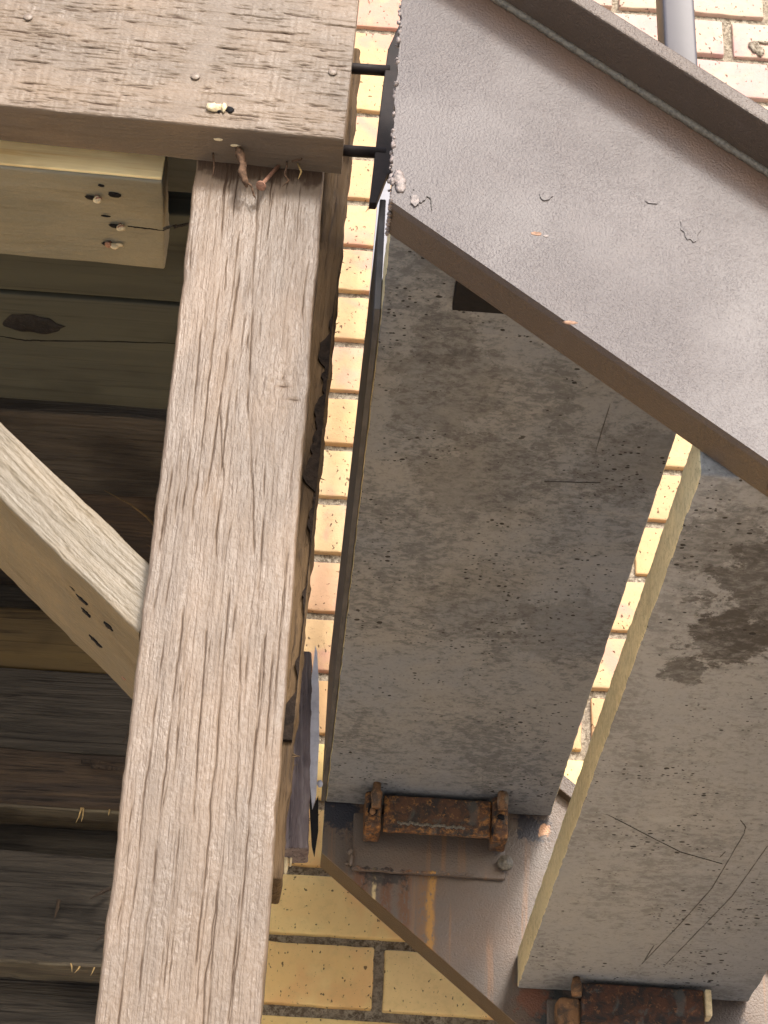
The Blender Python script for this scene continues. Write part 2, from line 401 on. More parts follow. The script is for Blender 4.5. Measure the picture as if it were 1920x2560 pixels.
def tube(name, pts, rad, mat, parent, seg=8, seed=0, jit=0.0, label=None, cap=True):
    pts = [Vector(p) for p in pts]; V = []; Fs = []
    rng = random.Random(seed)
    rads = rad if isinstance(rad, (list, tuple)) else [rad]*len(pts)
    for i, p in enumerate(pts):
        t = (pts[min(i+1, len(pts)-1)]-pts[max(i-1, 0)]).normalized()
        a = t.orthogonal().normalized() if i == 0 else (a-t*a.dot(t)).normalized()
        b = t.cross(a)
        for k in range(seg):
            an = 2*math.pi*k/seg; rr = rads[i]*(1+rng.uniform(-jit, jit))
            V.append(p+a*math.cos(an)*rr+b*math.sin(an)*rr)
    for i in range(len(pts)-1):
        for k in range(seg):
            Fs.append((i*seg+k, i*seg+(k+1) % seg, (i+1)*seg+(k+1) % seg, (i+1)*seg+k))
    if cap: Fs += [tuple(range(seg)), tuple(range((len(pts)-1)*seg, len(pts)*seg))]
    return obj(name, mesh(name, V, Fs, mat), parent, label=label)
def prism(name, poly, axis, a, b, mat, parent, label=None, bev=0.0):
    """polygon (2D) extruded along a world axis from a to b; poly in the two other axes in order"""
    def P(q, t):
        if axis == 'Y': return (q[0], t, q[1])
        if axis == 'X': return (t, q[0], q[1])
        return (q[0], q[1], t)
    n = len(poly); V = [P(q, a) for q in poly]+[P(q, b) for q in poly]
    Fs = [tuple(range(n)), tuple(range(n, 2*n))]+[(k, (k+1) % n, n+(k+1) % n, n+k) for k in range(n)]
    me = mesh(name, V, Fs, mat, smooth=False)
    if bev:
        bm = bmesh.new(); bm.from_mesh(me); bmesh.ops.bevel(bm, geom=list(bm.edges), offset=bev, segments=2, profile=.6, affect='EDGES'); bm.to_mesh(me); bm.free()
    return obj(name, me, parent, label=label)
def lumps(name, spots, mat, parent, seed=0, label=None, sub=2):
    """many welded/slag beads joined in one part; spots = (x,y,z,rx,ry,rz)"""
    bm = bmesh.new(); rng = random.Random(seed)
    for (x, y, z, rx, ry, rz) in spots:
        r = bmesh.ops.create_icosphere(bm, subdivisions=sub, radius=1)
        ox, oy = rng.uniform(0, 99), rng.uniform(0, 99)
        for v in r['verts']:
            k = 1+.9*(float(fbm(np.array(v.co.x*1.6+ox), np.array(v.co.y*1.6+oy), np.array(v.co.z*1.6+7), seed, 2))-.5)
            v.co = Vector((x+v.co.x*rx*k, y+v.co.y*ry*k, z+v.co.z*rz*k))
    me = bpy.data.meshes.new(name); bm.to_mesh(me); bm.free(); me.materials.append(mat)
    me.polygons.foreach_set('use_smooth', [True]*len(me.polygons))
    return obj(name, me, parent, label=label)
def box(name, lo, hi, mat, parent, r=.0015, n=(4, 4, 4), jit=.0004, seed=0, label=None, wearf=None):
    lo = np.array(lo); hi = np.array(hi); V, Fc = rbox(*(hi-lo), n=n, r=r, jit=jit, fr=(60, 60, 60), seed=seed)
    wear = wearf(V) if wearf else None
    return obj(name, mesh(name, V, Fc, mat, wear), parent, Matrix.Translation(Vector((lo+hi)/2)), label)

# ------------------------------------------------------------------ ground
def m_ground():  # unseen ground, albedo raised to bounce fill light upwards
    m = Mat('pale_bounce_ground'); o = m.obj
    a = m.noise(o, .8, 4); b = m.noise(o, 35, 4, .7)
    c = m.mix(m.mr(a, .35, .65), (.60, .59, .56), (.55, .545, .52))
    c = m.mix(m.mul(m.mr(b, .4, .7), .5), c, (.45, .445, .42))
    return m.done(c, .95, m.bump(b, 1, .03), .1)
V = []; Fs = []; NG = 40
for i in range(NG+1):
    for j in range(NG+1):
        x, y = -60+120*i/NG, -100+140*j/NG
        V.append((x, y, GROUND+.02*math.sin(x*.9)*math.cos(y*.7)-.02))
for i in range(NG):
    for j in range(NG): Fs.append((i*(NG+1)+j, (i+1)*(NG+1)+j, (i+1)*(NG+1)+j+1, i*(NG+1)+j+1))
g = obj('ground', mesh('ground', V, Fs, m_ground())); g['kind'] = 'structure'

# ------------------------------------------------------------------ brick wall
WY = 2.30; PITCH = .086; MOD = .24; Z0 = 2.3576
wall = empty('brick_wall', 'cream and yellow brick wall with recessed grey mortar behind the stair', 'wall', (0, WY+.06, GROUND))
me_m = rbox(7.0, .10, 5.2, n=(2, 2, 2), r=.001)
obj('mortar', mesh('mortar', *me_m, MT['mortar']), wall, Matrix.Translation((.6, WY+.0075+.05, GROUND+2.6)))
BL, BH, BD = .2275, .0728, .09
variants = []
for s in range(8):
    Vb, Fb = rbox(BL, BD, BH, n=(14, 2, 6), r=.0026, jit=.0016, fr=(90, 60, 90), seed=200+s)
    variants.append((Vb, Fb, mesh('brick', Vb, Fb, MT['brick'])))
restV, restF, nb = [], [], 0
kmin, kmax = -16, 44
for k in range(kmin, kmax+1):
    zb = Z0-PITCH*k+.001                   # lower edge of the brick
    if zb < GROUND+.02 or zb+BH > GROUND+5.15: continue
    offx = .128 if k % 2 == 0 else .193
    for i in range(-12, 17):
        xj = i*MOD+offx
        cx = xj+MOD/2+random.uniform(-.003, .003); cz = zb+BH/2+random.uniform(-.0012, .0012); cy = WY+BD/2+random.uniform(-.0015, .0015)
        if cx-BL/2 < -2.8 or cx+BL/2 > 4.0: continue
        s = random.randrange(8)
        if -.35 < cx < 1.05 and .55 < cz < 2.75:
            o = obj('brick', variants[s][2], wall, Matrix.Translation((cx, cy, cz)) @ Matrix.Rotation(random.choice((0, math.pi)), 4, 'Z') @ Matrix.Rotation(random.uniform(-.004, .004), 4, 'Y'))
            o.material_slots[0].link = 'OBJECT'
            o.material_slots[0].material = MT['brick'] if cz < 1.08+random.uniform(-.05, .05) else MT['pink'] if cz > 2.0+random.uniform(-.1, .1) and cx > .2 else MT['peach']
        else:
            q = np.array([[x, y, z] for x in (-1, 1) for y in (-1, 1) for z in (-1, 1)])*np.array([BL, BD, BH])/2+np.array([cx, cy, cz])
            restV.append(q); restF.append(np.array([(0, 1, 3, 2), (4, 6, 7, 5), (0, 4, 5, 1), (2, 3, 7, 6), (0, 2, 6, 4), (1, 5, 7, 3)])+nb); nb += 8
o = obj('outer_bricks', mesh('outer_bricks', np.concatenate(restV), np.concatenate(restF), MT['brick'], smooth=False), wall); o['kind'] = 'stuff'
# drilled hole with a smear of mortar, upper right
lumps('mortar_smear', [(.650, WY-.001, 2.380, .010, .003, .013), (.657, WY-.001, 2.372, .006, .0035, .012), (.665, WY-.001, 2.391, .012, .002, .003)], MT['mortar'], wall, 4)

# ------------------------------------------------------------------ timber landing
land = empty('timber_landing', 'brown painted timber landing of post, rim beam, brace and boards beside the stair', 'landing', (-.055, 1.30, GROUND))

# --- post
POST_W, POST_X0, POST_Y = .1010, -.1035, 1.250
cr = [[(-.0755, .72), (-.0765, .64), (-.0775, .56), (-.079, .42)], [(-.0465, .74), (-.0450, .60), (-.0452, .44)], [(-.0205, .70), (-.0200, .56), (-.0210, .42)], [(-.0870, .70), (-.0885, .55), (-.0890, .40)], [(-.0610, 1.02), (-.0640, .93), (-.0690, .80)], [(-.0750, 1.00), (-.0760, .90), (-.0760, .78)],
      [(-.048, .982), (-.047, .929), (-.046, .889), (-.041, .858), (-.035, .807), (-.031, .757)], [(-.067, .891), (-.058, .829), (-.059, .788), (-.058, .749)],
      [(-.036, .706), (-.034, .663), (-.032, .618), (-.028, .553)], [(-.060, .729), (-.058, .646), (-.057, .602), (-.055, .554)],
      [(-.037, .522), (-.037, .500), (-.0385, .458), (-.0375, .405)], [(-.065, .545), (-.063, .483), (-.064, .439)], [(-.069, 1.12), (-.070, 1.058)],
      [(-.089, 1.12), (-.090, 1.072)], [(-.078, 1.12), (-.078, 1.041)], [(-.053, 1.12), (-.051, 1.028), (-.050, .982)], [(-.043, 1.12), (-.042, 1.069)],
      [(-.085, .963), (-.084, .854), (-.084, .786)], [(-.069, .675), (-.071, .615), (-.070, .572)], [(-.029, .841), (-.027, .774), (-.026, .725)], [(-.013, .726), (-.013, .664), (-.013, .605)]]
KX, KZ, KR = -.0245-POST_X0, .905, .016
def crack_field(U, Vv, polys, widths, depth, wobs=.0010, seed=0):
    out = np.zeros_like(U)
    for i, (pl, w) in enumerate(zip(polys, widths)):
        pl = sorted(pl, key=lambda q: q[1]); zs = [q[1] for q in pl]; xs = [q[0] for q in pl]
        z1, z0 = zs[-1], zs[0]
        cx = np.interp(Vv, zs, xs)+wobs*2*(fbm(Vv*38, 0*Vv+i*7.3, 0, seed+i, 4)-.5)
        env = np.clip((Vv-z0)/.012, 0, 1)*np.clip((z1-Vv)/.012, 0, 1)
        env = env*np.clip(.10+1.5*vn(Vv*55, 0*Vv+i*3.1, 0, seed+40+i), 0, 1)
        out = np.maximum(out, np.exp(-((U-cx)/np.maximum(w*np.sqrt(env+.02), 1e-5))**2)*env*depth)
    return out
def post_h(U, Vv):
    x = U-KX; zz = (Vv-KZ)/1.25; r2 = x*x+zz*zz; r = np.sqrt(r2)
    psi = np.where(r > KR, x*(1-KR*KR/np.maximum(r2, KR*KR)), 0)+KX
    psi = psi+.012*(fbm(U*5, Vv*2.2, 0, 3, 2)-.5)
    g1 = fbm(psi/.0020, Vv/.100, 0, 11, 3); g2 = fbm(psi/.0011, Vv/.045, 0, 23, 2); g3 = fbm(psi/.012, Vv/.16, 0, 29, 2)
    rid = 1-np.abs(2*fbm(psi/.0021, Vv/.15, 0, 37, 2)-1)
    line = np.clip((rid-.94)/.06, 0, 1)
    act = np.clip((fbm(psi/.02, Vv/.12, 0, 51, 2)-.30)/.3, .15, 1)
    rings = .5+.5*np.sin(r/KR*15+9*fbm(U*110, Vv*80, 0, 61, 3))
    ink = np.clip(1-(r/(KR*1.35))**4, 0, 1)
    h = .00036*(g1-.5)+.00036*(g2-.5)+.0005*(g3-.5)-.00030*line*act+.00035*(fbm(U*320, Vv*170, 0, 77, 2)-.5)
    h = h*(1-ink)+ink*(.0005*(rings-.5)+.0006*(fbm(U*260, Vv*260, 0, 71, 2)-.5))
    rng = random.Random(5); polys = [[(a-POST_X0, b) for a, b in p] for p in cr]; ws = [.00048]*len(polys)
    for k in range(60):
        x0 = rng.uniform(.005, .096); z0 = rng.uniform(.36, 1.10); L = rng.uniform(.02, .14)
        if abs(x0-KX) < .02 and z0 < KZ+.03 and z0+L > KZ-.03: continue
        polys.append([(x0, z0), (x0+rng.uniform(-.003, .003), z0+L)]); ws.append(rng.uniform(.00028, .00045))
    for (a, b, c, d) in ((KX-.012, KZ+.003, KX+.02, KZ+.001), (KX-.003, KZ+.012, KX-.004, KZ-.004)):   # checks across the knot
        pass
    cf = crack_field(U, Vv, polys, ws, 1.0, seed=90)
    for (x0, z0, ang, L, w) in ((KX+.007, KZ+.0035, .10, .012, .0005), (KX+.008, KZ-.008, -.03, .009, .0004), (KX-.007, KZ+.006, .35, .003, .0004), (KX+.002, KZ+.011, 1.35, .0035, .0004)):
        dx, dz = U-x0, Vv-z0; a = dx*math.cos(ang)+dz*math.sin(ang); b = -dx*math.sin(ang)+dz*math.cos(ang)
        cf = np.maximum(cf, np.exp(-(b/w)**2)*np.clip((L-np.abs(a))/.003, 0, 1))
    h = h-.0009*cf
    grime_shade = np.clip((Vv-1.094)/.016+1.6*(fbm(U*150, Vv*120, 0, 97, 3)-.5), 0, 1)*(Vv > 1.07)      # dirt and painted-in shade under the beam
    return h, np.clip(.95*cf+.60*line*act*np.clip((g3-.3)*2, .2, 1)+.8*grime_shade, 0, 1)
vsamp = np.concatenate([np.linspace(GROUND-.05, .34, 30)[:-1], np.arange(.34, 1.16, .0019), np.linspace(1.16, 1.30, 6)])
post = relief_timber('post', POST_W, .09, vsamp, post_h, MT['wood'], land, frame((POST_X0-.0012, POST_Y, 0), (.0032, 0, 1)), r=.0028, wob=.0007, seed=3,
                     label='upright post with long cracks and a knot, brown paint')
# --- bare plank behind the post
bk = timber('back_plank', (.085, .040, .76), (-.0285, 1.292+.02, .92), (.0265, 0, 1), MT['raw'], land, seed=8, jit=.0032, r=.003, n=(8, 4, 130), fr=(60, 60, 70),
            label='unpainted rough brown plank edge showing behind the post')
# --- rim beam
def beam_h(U, Vv):
    # U from the top down, Vv along X
    Lx = Vv-1.60
    Uw = U+.006*(fbm(Vv*6, U*9, 0, 5, 2)-.5)+.0016*(fbm(Vv*60, U*80, 0, 6, 2)-.5)
    rid = 1-np.abs(2*fbm(Uw/.0021, Vv/.070, 0, 13, 2)-1)
    line = np.clip((rid-.88)/.12, 0, 1)
    frag = np.clip((fbm(Vv/.012, U/.003, 0, 43, 3)-.28)/.25, .15, 1)
    saw = fbm(Vv/.0013+U*30, U/.03, 0, 17, 2)-.5
    g = fbm(Uw/.0016, Vv/.014, 0, 19, 3)-.5
    patch = np.exp(-((Lx+.096+.16*(U-.14))/.011)**4)*np.clip((U-.05)/.03, 0, 1)
    act = (1-.88*patch)
    rng = random.Random(12); polys = []; ws = []
    h = act*(.0006*g+.00045*saw-.0009*line*frag)+.0007*(fbm(Vv*60, U*60, 0, 23, 2)-.5)
    wear = act*np.clip(line*1.2, 0, 1)*frag*.85
    for k in range(34):
        u0 = rng.uniform(.02, .195); v0 = rng.uniform(-.30, .0)+1.60; L = rng.uniform(.02, .10); w = rng.uniform(.0004, .0007)
        c = u0+.002*(fbm(Vv*60, 0*Vv+k, 0, k, 3)-.5)*2
        env = np.clip((Vv-v0)/.01, 0, 1)*np.clip((v0+L-Vv)/.01, 0, 1)*act
        q = np.exp(-((U-c)/w)**2)*env; h = h-.0010*q; wear = np.maximum(wear, q)
    return h, np.clip(wear, 0, 1)
BV = np.concatenate([np.linspace(0, 1.28, 12)[:-1], np.arange(1.28, 1.6215, .0011)])
BMX = frame((-1.60, 1.210, 1.127+.225+.0405), (1, 0, -.031))
# frame: x axis = depth x along -> points down; origin at the top left corner
beam = relief_timber('rim_beam', .225, .040, BV, beam_h, MT['beam'], land, BMX, du=.0007, r=.0022, wob=.0003, seed=9,
                     label='horizontal rim beam with rough sawn ridges, brown paint')
# --- flat plank under the landing: fresh front edge, painted underside
fp = timber('flat_plank', (.110, .036, .55), (-.128-.275, 1.280+.055, 1.128+.018), (1, 0, -.022), MT['flat'], land, seed=15, jit=.0010, r=.0016, n=(30, 6, 60), fr=(120, 120, 14), depth=(0, 0, 1),
            label='flat plank end with painted underside and three proud nails')
fe = timber('sawn_edge', (.0335, .003, .549), (-.128-.275, 1.279, 1.1467), (1, 0, -.022), MT['fresh'], fp, seed=16, jit=.0003, r=.0008, n=(4, 2, 30), label='bright fresh yellow sawn front edge')
# --- diagonal brace
bdir = Vector((.730, 0, -.683)).normalized()
def brace_h(U, Vv):
    g = fbm(U/.0022+6*fbm(Vv*9, U*20, 0, 2, 2), Vv/.06, 0, 81, 3)-.5
    rid = 1-np.abs(2*fbm(U/.0035, Vv/.10, 0, 83, 2)-1); line = np.clip((rid-.92)/.08, 0, 1)
    return .0009*g-.0006*line, line*.5
p0 = Vector((-.106, 1.270, .7635)); L = .62
bo = p0-bdir*(L-.012)
cutn = None
brace = relief_timber('brace', .0425, .115, np.concatenate([np.linspace(0, .36, 8)[:-1], np.arange(.36, L+.03, .0019)]), brace_h, MT['brace'], land, frame(bo, bdir), du=.0007, r=.0018, wob=.0005, seed=21,
                      label='diagonal brace running down to the post')
# holes in the brace underside
def on_brace(x, y):  # a point on the underside plane
    fr_ = frame(bo, bdir); xv = Vector((fr_[0][0], fr_[1][0], fr_[2][0])); low = p0+xv*.0425
    return low+bdir*((x-low.x)/bdir.x)+Vector((0, y-1.27, 0))
for k, (x, y, a, b) in enumerate(((-.151, 1.304, .006, .0028), (-.1485, 1.318, .005, .003), (-.1305, 1.305, .005, .0032), (-.142, 1.350, .007, .0025), (-.120, 1.364, .0025, .002), (-.158, 1.300, .003, .0015))):
    c = on_brace(x, y); fr_ = frame(c, bdir)
    V = []; n = 18; rng = random.Random(k)
    for i in range(n):
        an = 2*math.pi*i/n; rr = .75*(1+rng.uniform(-.5, .5))
        V.append((.0006, math.sin(an)*b*rr, math.cos(an)*a*rr))
    V += [(-.001, v[1]*1.1, v[2]*1.1) for v in V]
    obj('nail_hole', mesh('nail_hole', V, [tuple(range(n)), tuple(range(n, 2*n))]+[(i, (i+1) % n, n+(i+1) % n, n+i) for i in range(n)], MT['hole'] if k != 4 else MT['nail'], smooth=False), brace, fr_)

# --- soffit boards and the old boards at the back of the landing (grain along X)
def hboard(name, x1, y0, y1, z0, z1, mat, seed, jit=.0012, L=.62, tilt=0.0, n=None, label=None, r=.003):
    c = (x1-L/2, (y0+y1)/2, (z0+z1)/2)
    return timber(name, (z1-z0, y1-y0, L), c, (1, 0, tilt), mat, land, seed=seed, jit=jit, r=r, n=n or (8, 8, 70), fr=(60, 60, 16), label=label)
hboard('soffit_board', -.030, 1.405, 1.528, 1.195, 1.223, MT['soffit'], 31, .0005)
sb = hboard('soffit_board', -.030, 1.533, 1.700, 1.195, 1.223, MT['soffit'], 32, .0006, label='smooth soffit board with a black knot and a long crack')
hboard('soffit_board', -.030, 1.728, 1.872, 1.201, 1.235, MT['old'], 33, .0035, n=(8, 40, 90), label='rough weathered soffit board')
hboard('soffit_board', -.030, 1.878, 2.112, 1.205, 1.24, MT['old2'], 34, .0040, n=(8, 40, 90), label='rough weathered brown soffit board')
hboard('soffit_board', -.030, 1.255, 1.398, 1.30, 1.33, MT['soffit'], 35, .001)
hboard('old_board', -.115, 2.078, 2.11, 1.110, 1.204, MT['old'], 41, .0020, n=(30, 6, 90), label='grey weathered board')
hboard('old_board', -.115, 2.030, 2.075, 1.074, 1.148, MT['amber'], 42, .0008, label='amber coloured knotty board')
hboard('old_board', -.115, 2.012, 2.058, .968, 1.064, MT['old'], 43, .0020, n=(40, 10, 90), label='dark weathered board')
hboard('old_board', -.115, 2.010, 2.063, .9055, .967, MT['old2'], 44, .0028, n=(40, 16, 90), label='splintered brown board')
hboard('old_board', -.115, 2.066, 2.10, .868, .925, MT['old'], 45, .0015)
hboard('old_board', -.115, 2.010, 2.058, .7377, .853, MT['old'], 46, .0035, n=(50, 16, 90), label='deeply furrowed dark board')
hboard('old_board', -.115, 2.062, 2.10, .58, .745, MT['old'], 47, .0012)
hboard('old_board', -.115, 2.062, 2.10, .40, .574, MT['old'], 48, .0012)
for k, (y, z) in enumerate(((2.0365, .9045), (2.034, .7367))):      # broken undersides, paler to paint in the ground bounce
    timber('broken_edge', (.004, .046, .61), (-.42, y, z), (1, 0, 0), MT['torn'], land, seed=60+k, jit=.0016, r=.001, n=(3, 10, 90), fr=(60, 60, 50), label='broken lower edge of an old board, painted paler as bounce light')
# landing floor that shades the boards
for k in range(7):
    timber('deck_board', (.030, .142, 1.62), (-.795, 1.285+k*.147, 1.368), (1, 0, 0), MT['flat'], land, seed=70+k, jit=.0008, n=(3, 3, 30))
# knot and crack in the soffit board
V = []; Fs = []; n = 30
for ring, (s, dz) in enumerate(((1.0, .0000), (.85, .0012), (.45, .0008), (.12, .0016))):
    for i in range(n):
        an = 2*math.pi*i/n
        rx = .026*(1+.10*math.sin(3*an+ring)); ry = .0155*(1+.16*math.sin(2*an+1+ring*.6)+.08*math.sin(7*an))
        tip = 1.25 if abs(an) < .12 or abs(an-2*math.pi) < .12 else 1
        V.append((-.263+s*rx*math.cos(an)*tip, 1.575+s*ry*math.sin(an), 1.1945-dz))
for r_ in range(3):
    for i in range(n): Fs.append((r_*n+i, r_*n+(i+1) % n, (r_+1)*n+(i+1) % n, (r_+1)*n+i))
Fs.append(tuple(range(3*n, 4*n)))
obj('knot', mesh('knot', V, Fs, MT['knot']), sb, label='black oval knot')
def ribbon(name, pts, w, n, mat, parent, off=.0003, seed=0):
    """thin dark groove line lying on a surface with normal n"""
    n = Vector(n); pts = [Vector(p) for p in pts]; rng = random.Random(seed); Q = []
    for i in range(len(pts)-1):
        for t in np.linspace(0, 1, 10)[:-1]: Q.append(pts[i].lerp(pts[i+1], float(t)))
    Q.append(pts[-1]); V = []
    for i, p in enumerate(Q):
        t = (Q[min(i+1, len(Q)-1)]-Q[max(i-1, 0)]).normalized(); s = n.cross(t).normalized()
        ww = w*(.35+.65*math.sin(math.pi*min(1, max(0, (i+.4)/len(Q)))))*rng.uniform(.6, 1.25); p = p+s*rng.uniform(-.25, .25)*w
        V += [p+s*ww/2+n*off, p-s*ww/2+n*off, p-s*ww/2-n*off, p+s*ww/2-n*off]
    Fs = []
    for i in range(len(Q)-1):
        for k in range(4): Fs.append((4*i+k, 4*i+(k+1) % 4, 4*i+4+(k+1) % 4, 4*i+4+k))
    Fs += [(0, 1, 2, 3), tuple(range(len(V)-4, len(V)))]
    return obj(name, mesh(name, V, Fs, mat, smooth=False), parent)
ribbon('crack', [(-.300, 1.597, 1.195), (-.272, 1.602, 1.195), (-.256, 1.6005, 1.195), (-.19, 1.594, 1.195), (-.12, 1.589, 1.195)], .0016, (0, 0, -1), MT['hole'], sb, seed=3)
# splinters on the old boards
rng = random.Random(77)
def splinter(p, d, L, w, mat, parent, bend=.2, name='splinter'):
    p = Vector(p); d = Vector(d).normalized(); s = d.orthogonal().normalized()
    pts = [p+d*L*t+s*bend*L*t*t for t in (0, .3, .6, 1)]
    return tube(name, pts, [w, w*.85, w*.6, w*.12], mat, parent, seg=5, seed=rng.randrange(999), jit=.3)
for (x, z, dx, dz, L, m_) in ((-.205, .906, -.02, -1, .020, 'splinter'), (-.203, .906, .15, -1, .018, 'splinter'), (-.176, .906, .1, -1, .008, 'splinter'), (-.155, .905, 0, -1, .008, 'splinter'),
                              (-.196, .738, .4, -1, .010, 'splinter'), (-.186, .738, -.3, -1, .012, 'splinter'), (-.172, .738, -.1, -1, .013, 'splinter'), (-.143, .738, -.05, -1, .022, 'splinter')):
    splinter((x, 2.012, z), (dx, -.1, dz), L, .0011, MT[m_], land)
for (x, z, ex, ez, y) in ((-.150, 1.030, -.168, .975, 2.006), (-.20, .95, -.13, .944, 2.004), (-.21, .955, -.175, .952, 2.004), (-.155, .775, -.175, .757, 2.003), (-.215, .80, -.216, .775, 2.003), (-.165, .815, -.185, .800, 2.0)):
    splinter((x, y, z), (ex-x, -.004, ez-z), math.hypot(ex-x, ez-z), .0022, MT['old2'], land, .05)
splinter((-.150, 1.93, 1.198), (-.08, -.22, -.02), .12, .0016, MT['amber'], land, .15)
splinter((-.148, 1.99, 1.198), (-.05, -.22, -.02), .05, .0012, MT['amber'], land, .15)

# --- nails, chips and debris
def nail(p, q, rs, rh, mat, parent, name='nail', label=None):
    """shaft from q to p with a flat head at p"""
    p, q = Vector(p), Vector(q); d = (p-q).normalized()
    o = tube(name, [q, p-d*.0012, p-d*.0012, p-d*.0004, p], [rs, rs, rh, rh*1.02, rh*.92], mat, parent, seg=14, label=label)
    return o
nail((-.0485, 1.236, 1.0865), (-.0335, 1.2495, 1.126), .0016, .0042, MT['nail'], beam, label='bent rusty nail sticking down from the beam')
for (x, z) in ((-.243, 1.221), (.001, 1.187), (-.106, 1.171)):
    nail((x, 1.2085, z), (x, 1.216, z), .0015, .0036, MT['nailp'], beam)
for (x, y, tx, ty) in ((-.183, 1.304, .003, .001), (-.165, 1.337, .002, .001), (-.172, 1.361, -.003, 0)):
    nail((x+tx, y-.001+ty, 1.1185), (x, y, 1.126), .0015, .0030, MT['nail'], fp)
    lumps('raw_chip', [(x+.0020, y, 1.1190, .0036, .0020, .0034)], MT['cream'], fp, int(y*1000))
    lumps('raw_chip', [(x-.004, y+.001, 1.1215, .0042, .0026, .0009)], MT['hole'], fp, 5)
lumps('raw_chip', [(-.166, 1.361, 1.1205, .0042, .0017, .0012)], MT['cream'], fp, 6)
lumps('nail_hole', [(-.168, 1.300, 1.1218, .0050, .0032, .0008)], MT['hole'], fp, 7)
lumps('nail_hole', [(-.178, 1.290, 1.1218, .0026, .0012, .0007)], MT['hole'], fp, 8)
lumps('nail_hole', [(-.176, 1.327, 1.1218, .004, .0009, .0007)], MT['hole'], fp, 8)
ribbon('crack', [(-.158, 1.338, 1.122), (-.14, 1.339, 1.122), (-.128, 1.340, 1.122)], .0012, (0, 0, -1), MT['hole'], fp, seed=9)
lumps('raw_chip', [(-.089, 1.2085, 1.139, .0062, .0022, .0042), (-.081, 1.2085, 1.1395, .0020, .0022, .0048)], MT['cream'], beam, 9)
lumps('nail_hole', [(-.0765, 1.2095, 1.1385, .0030, .0012, .0036), (-.085, 1.2095, 1.138, .0022, .0012, .0036)], MT['hole'], beam, 10)
lumps('raw_chip', [(-.084, 1.224, 1.1205, .0034, .0018, .0009), (-.071, 1.229, 1.1200, .0042, .0014, .0009)], MT['cream'], beam, 11)
lumps('nail_hole', [(-.087, 1.222, 1.1212, .0040, .0022, .0006), (-.06, 1.238, 1.121, .012, .003, .0008), (-.035, 1.246, 1.121, .012, .003, .0012)], MT['hole'], beam, 12)
tw = tube('twig', [(-.069, 1.232, 1.121), (-.067, 1.230, 1.112), (-.0635, 1.232, 1.103), (-.0640, 1.231, 1.096), (-.0605, 1.233, 1.088), (-.059, 1.2345, 1.083)], [.0022, .0034, .0026, .0030, .0024, .0010], MT['twig'], None, seg=9, seed=4, jit=.3)
tw['label'] = 'short brown dried twig hanging under the rim beam beside the bent nail'; tw['category'] = 'twig'
for k, pts in enumerate(([(-.066, 1.236, 1.095), (-.056, 1.238, 1.088), (-.053, 1.240, 1.080), (-.0515, 1.241, 1.078)], [(-.088, 1.24, 1.121), (-.086, 1.241, 1.108), (-.0865, 1.242, 1.098)], [(-.03, 1.243, 1.121), (-.0295, 1.238, 1.111), (-.031, 1.24, 1.104), (-.027, 1.241, 1.099), (-.032, 1.242, 1.093)],
                         [(-.026, 1.24, 1.118), (-.019, 1.236, 1.117), (-.0165, 1.237, 1.123)], [(-.022, 1.243, 1.12), (-.018, 1.242, 1.11), (-.020, 1.243, 1.103)])):
    tube('splinter', pts, [.0008]*(len(pts)-1)+[.0003], MT['twig'] if k < 4 else MT['splinter'], beam, seg=5, seed=k, jit=.3)
for k, (x, y, z, dx, dz, L) in enumerate(((-.121, 1.345, 1.130, 1, .35, .026), (-.125, 1.30, 1.09, 1, .5, .012))):
    splinter((x, y, z), (dx, -.1, dz), L, .0016, MT['old'], fp, .1)
for k in range(16):                                        # torn fibres along the bare plank
    z = rng.uniform(.58, 1.08); splinter((.0165-(1.09-z)*.026, 1.295, z), (1, -.2, rng.uniform(-1.6, .5)), rng.uniform(.003, .008), .0007, MT['raw'], bk, .3)

lft, rgt = [], []
for k in range(170):                                       # charred ragged strip down its outer edge
    z = .64+.38*k/169; e = .0165-(1.09-z)*.0262
    n1 = float(fbm(np.array(k*.10), np.array(3.), 0, 61, 4)); n2 = float(fbm(np.array(k*.5), np.array(8.), 0, 67, 3))
    lft.append((e-.0090*max(0, n1-.36)/.4-.0002+.0005*(n2-.5), z)); rgt.append((e+.0008*(n2-.5)+.0003, z))
prism('charred_edge', lft+rgt[::-1], 'Y', 1.2885, 1.2935, MT['char'], bk, 'blackened ragged outer edge')

# ------------------------------------------------------------------ steel stair
stair = empty('steel_staircase', 'brown painted steel stair with concrete treads, seen from below, fixed along the brick wall', 'staircase', (.05, 1.6, GROUND))
SL = .78; TH = math.atan(SL); XL = .0475; XR = 3.20
def zb(x): return .9625-SL*(x-.049)          # underside of the outer stringer
def zw(x): return 1.166-SL*(x-.119)          # weld line below the cap
# web with a ragged torch-cut left end
rng = random.Random(3)
left = []
for k in range(64):
    t = k/63; z = zb(XL)+(zw(XL)-zb(XL))*t; w = .0016*(float(fbm(np.array(t*28.), np.array(2.), 0, 5, 4))-.5)*2
    left.append((XL-.001+.004*max(0, t-.3)+w, z))
poly = left+[(XR, zw(XR)), (XR, zb(XR))]
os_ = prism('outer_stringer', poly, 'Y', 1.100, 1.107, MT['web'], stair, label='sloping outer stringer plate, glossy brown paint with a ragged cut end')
s_, c_ = math.sin(TH), math.cos(TH)
def sloped(name, xl, xr, z_at, y0, y1, t, mat, parent, label=None, bev=.0012, cut=True):
    """bar following the slope; z_at gives its lower face, t its thickness"""
    tv = t/c_
    poly = [(xl, z_at(xl)), (xr, z_at(xr)), (xr, z_at(xr)+tv), (xl, z_at(xl)+tv)]
    return prism(name, poly, 'Y', y0, y1, mat, parent, label, bev)
sloped('bottom_flange', XL-.001, XR, zb, 1.1025, 1.1365, .008, MT['steel'], os_, bev=.002)
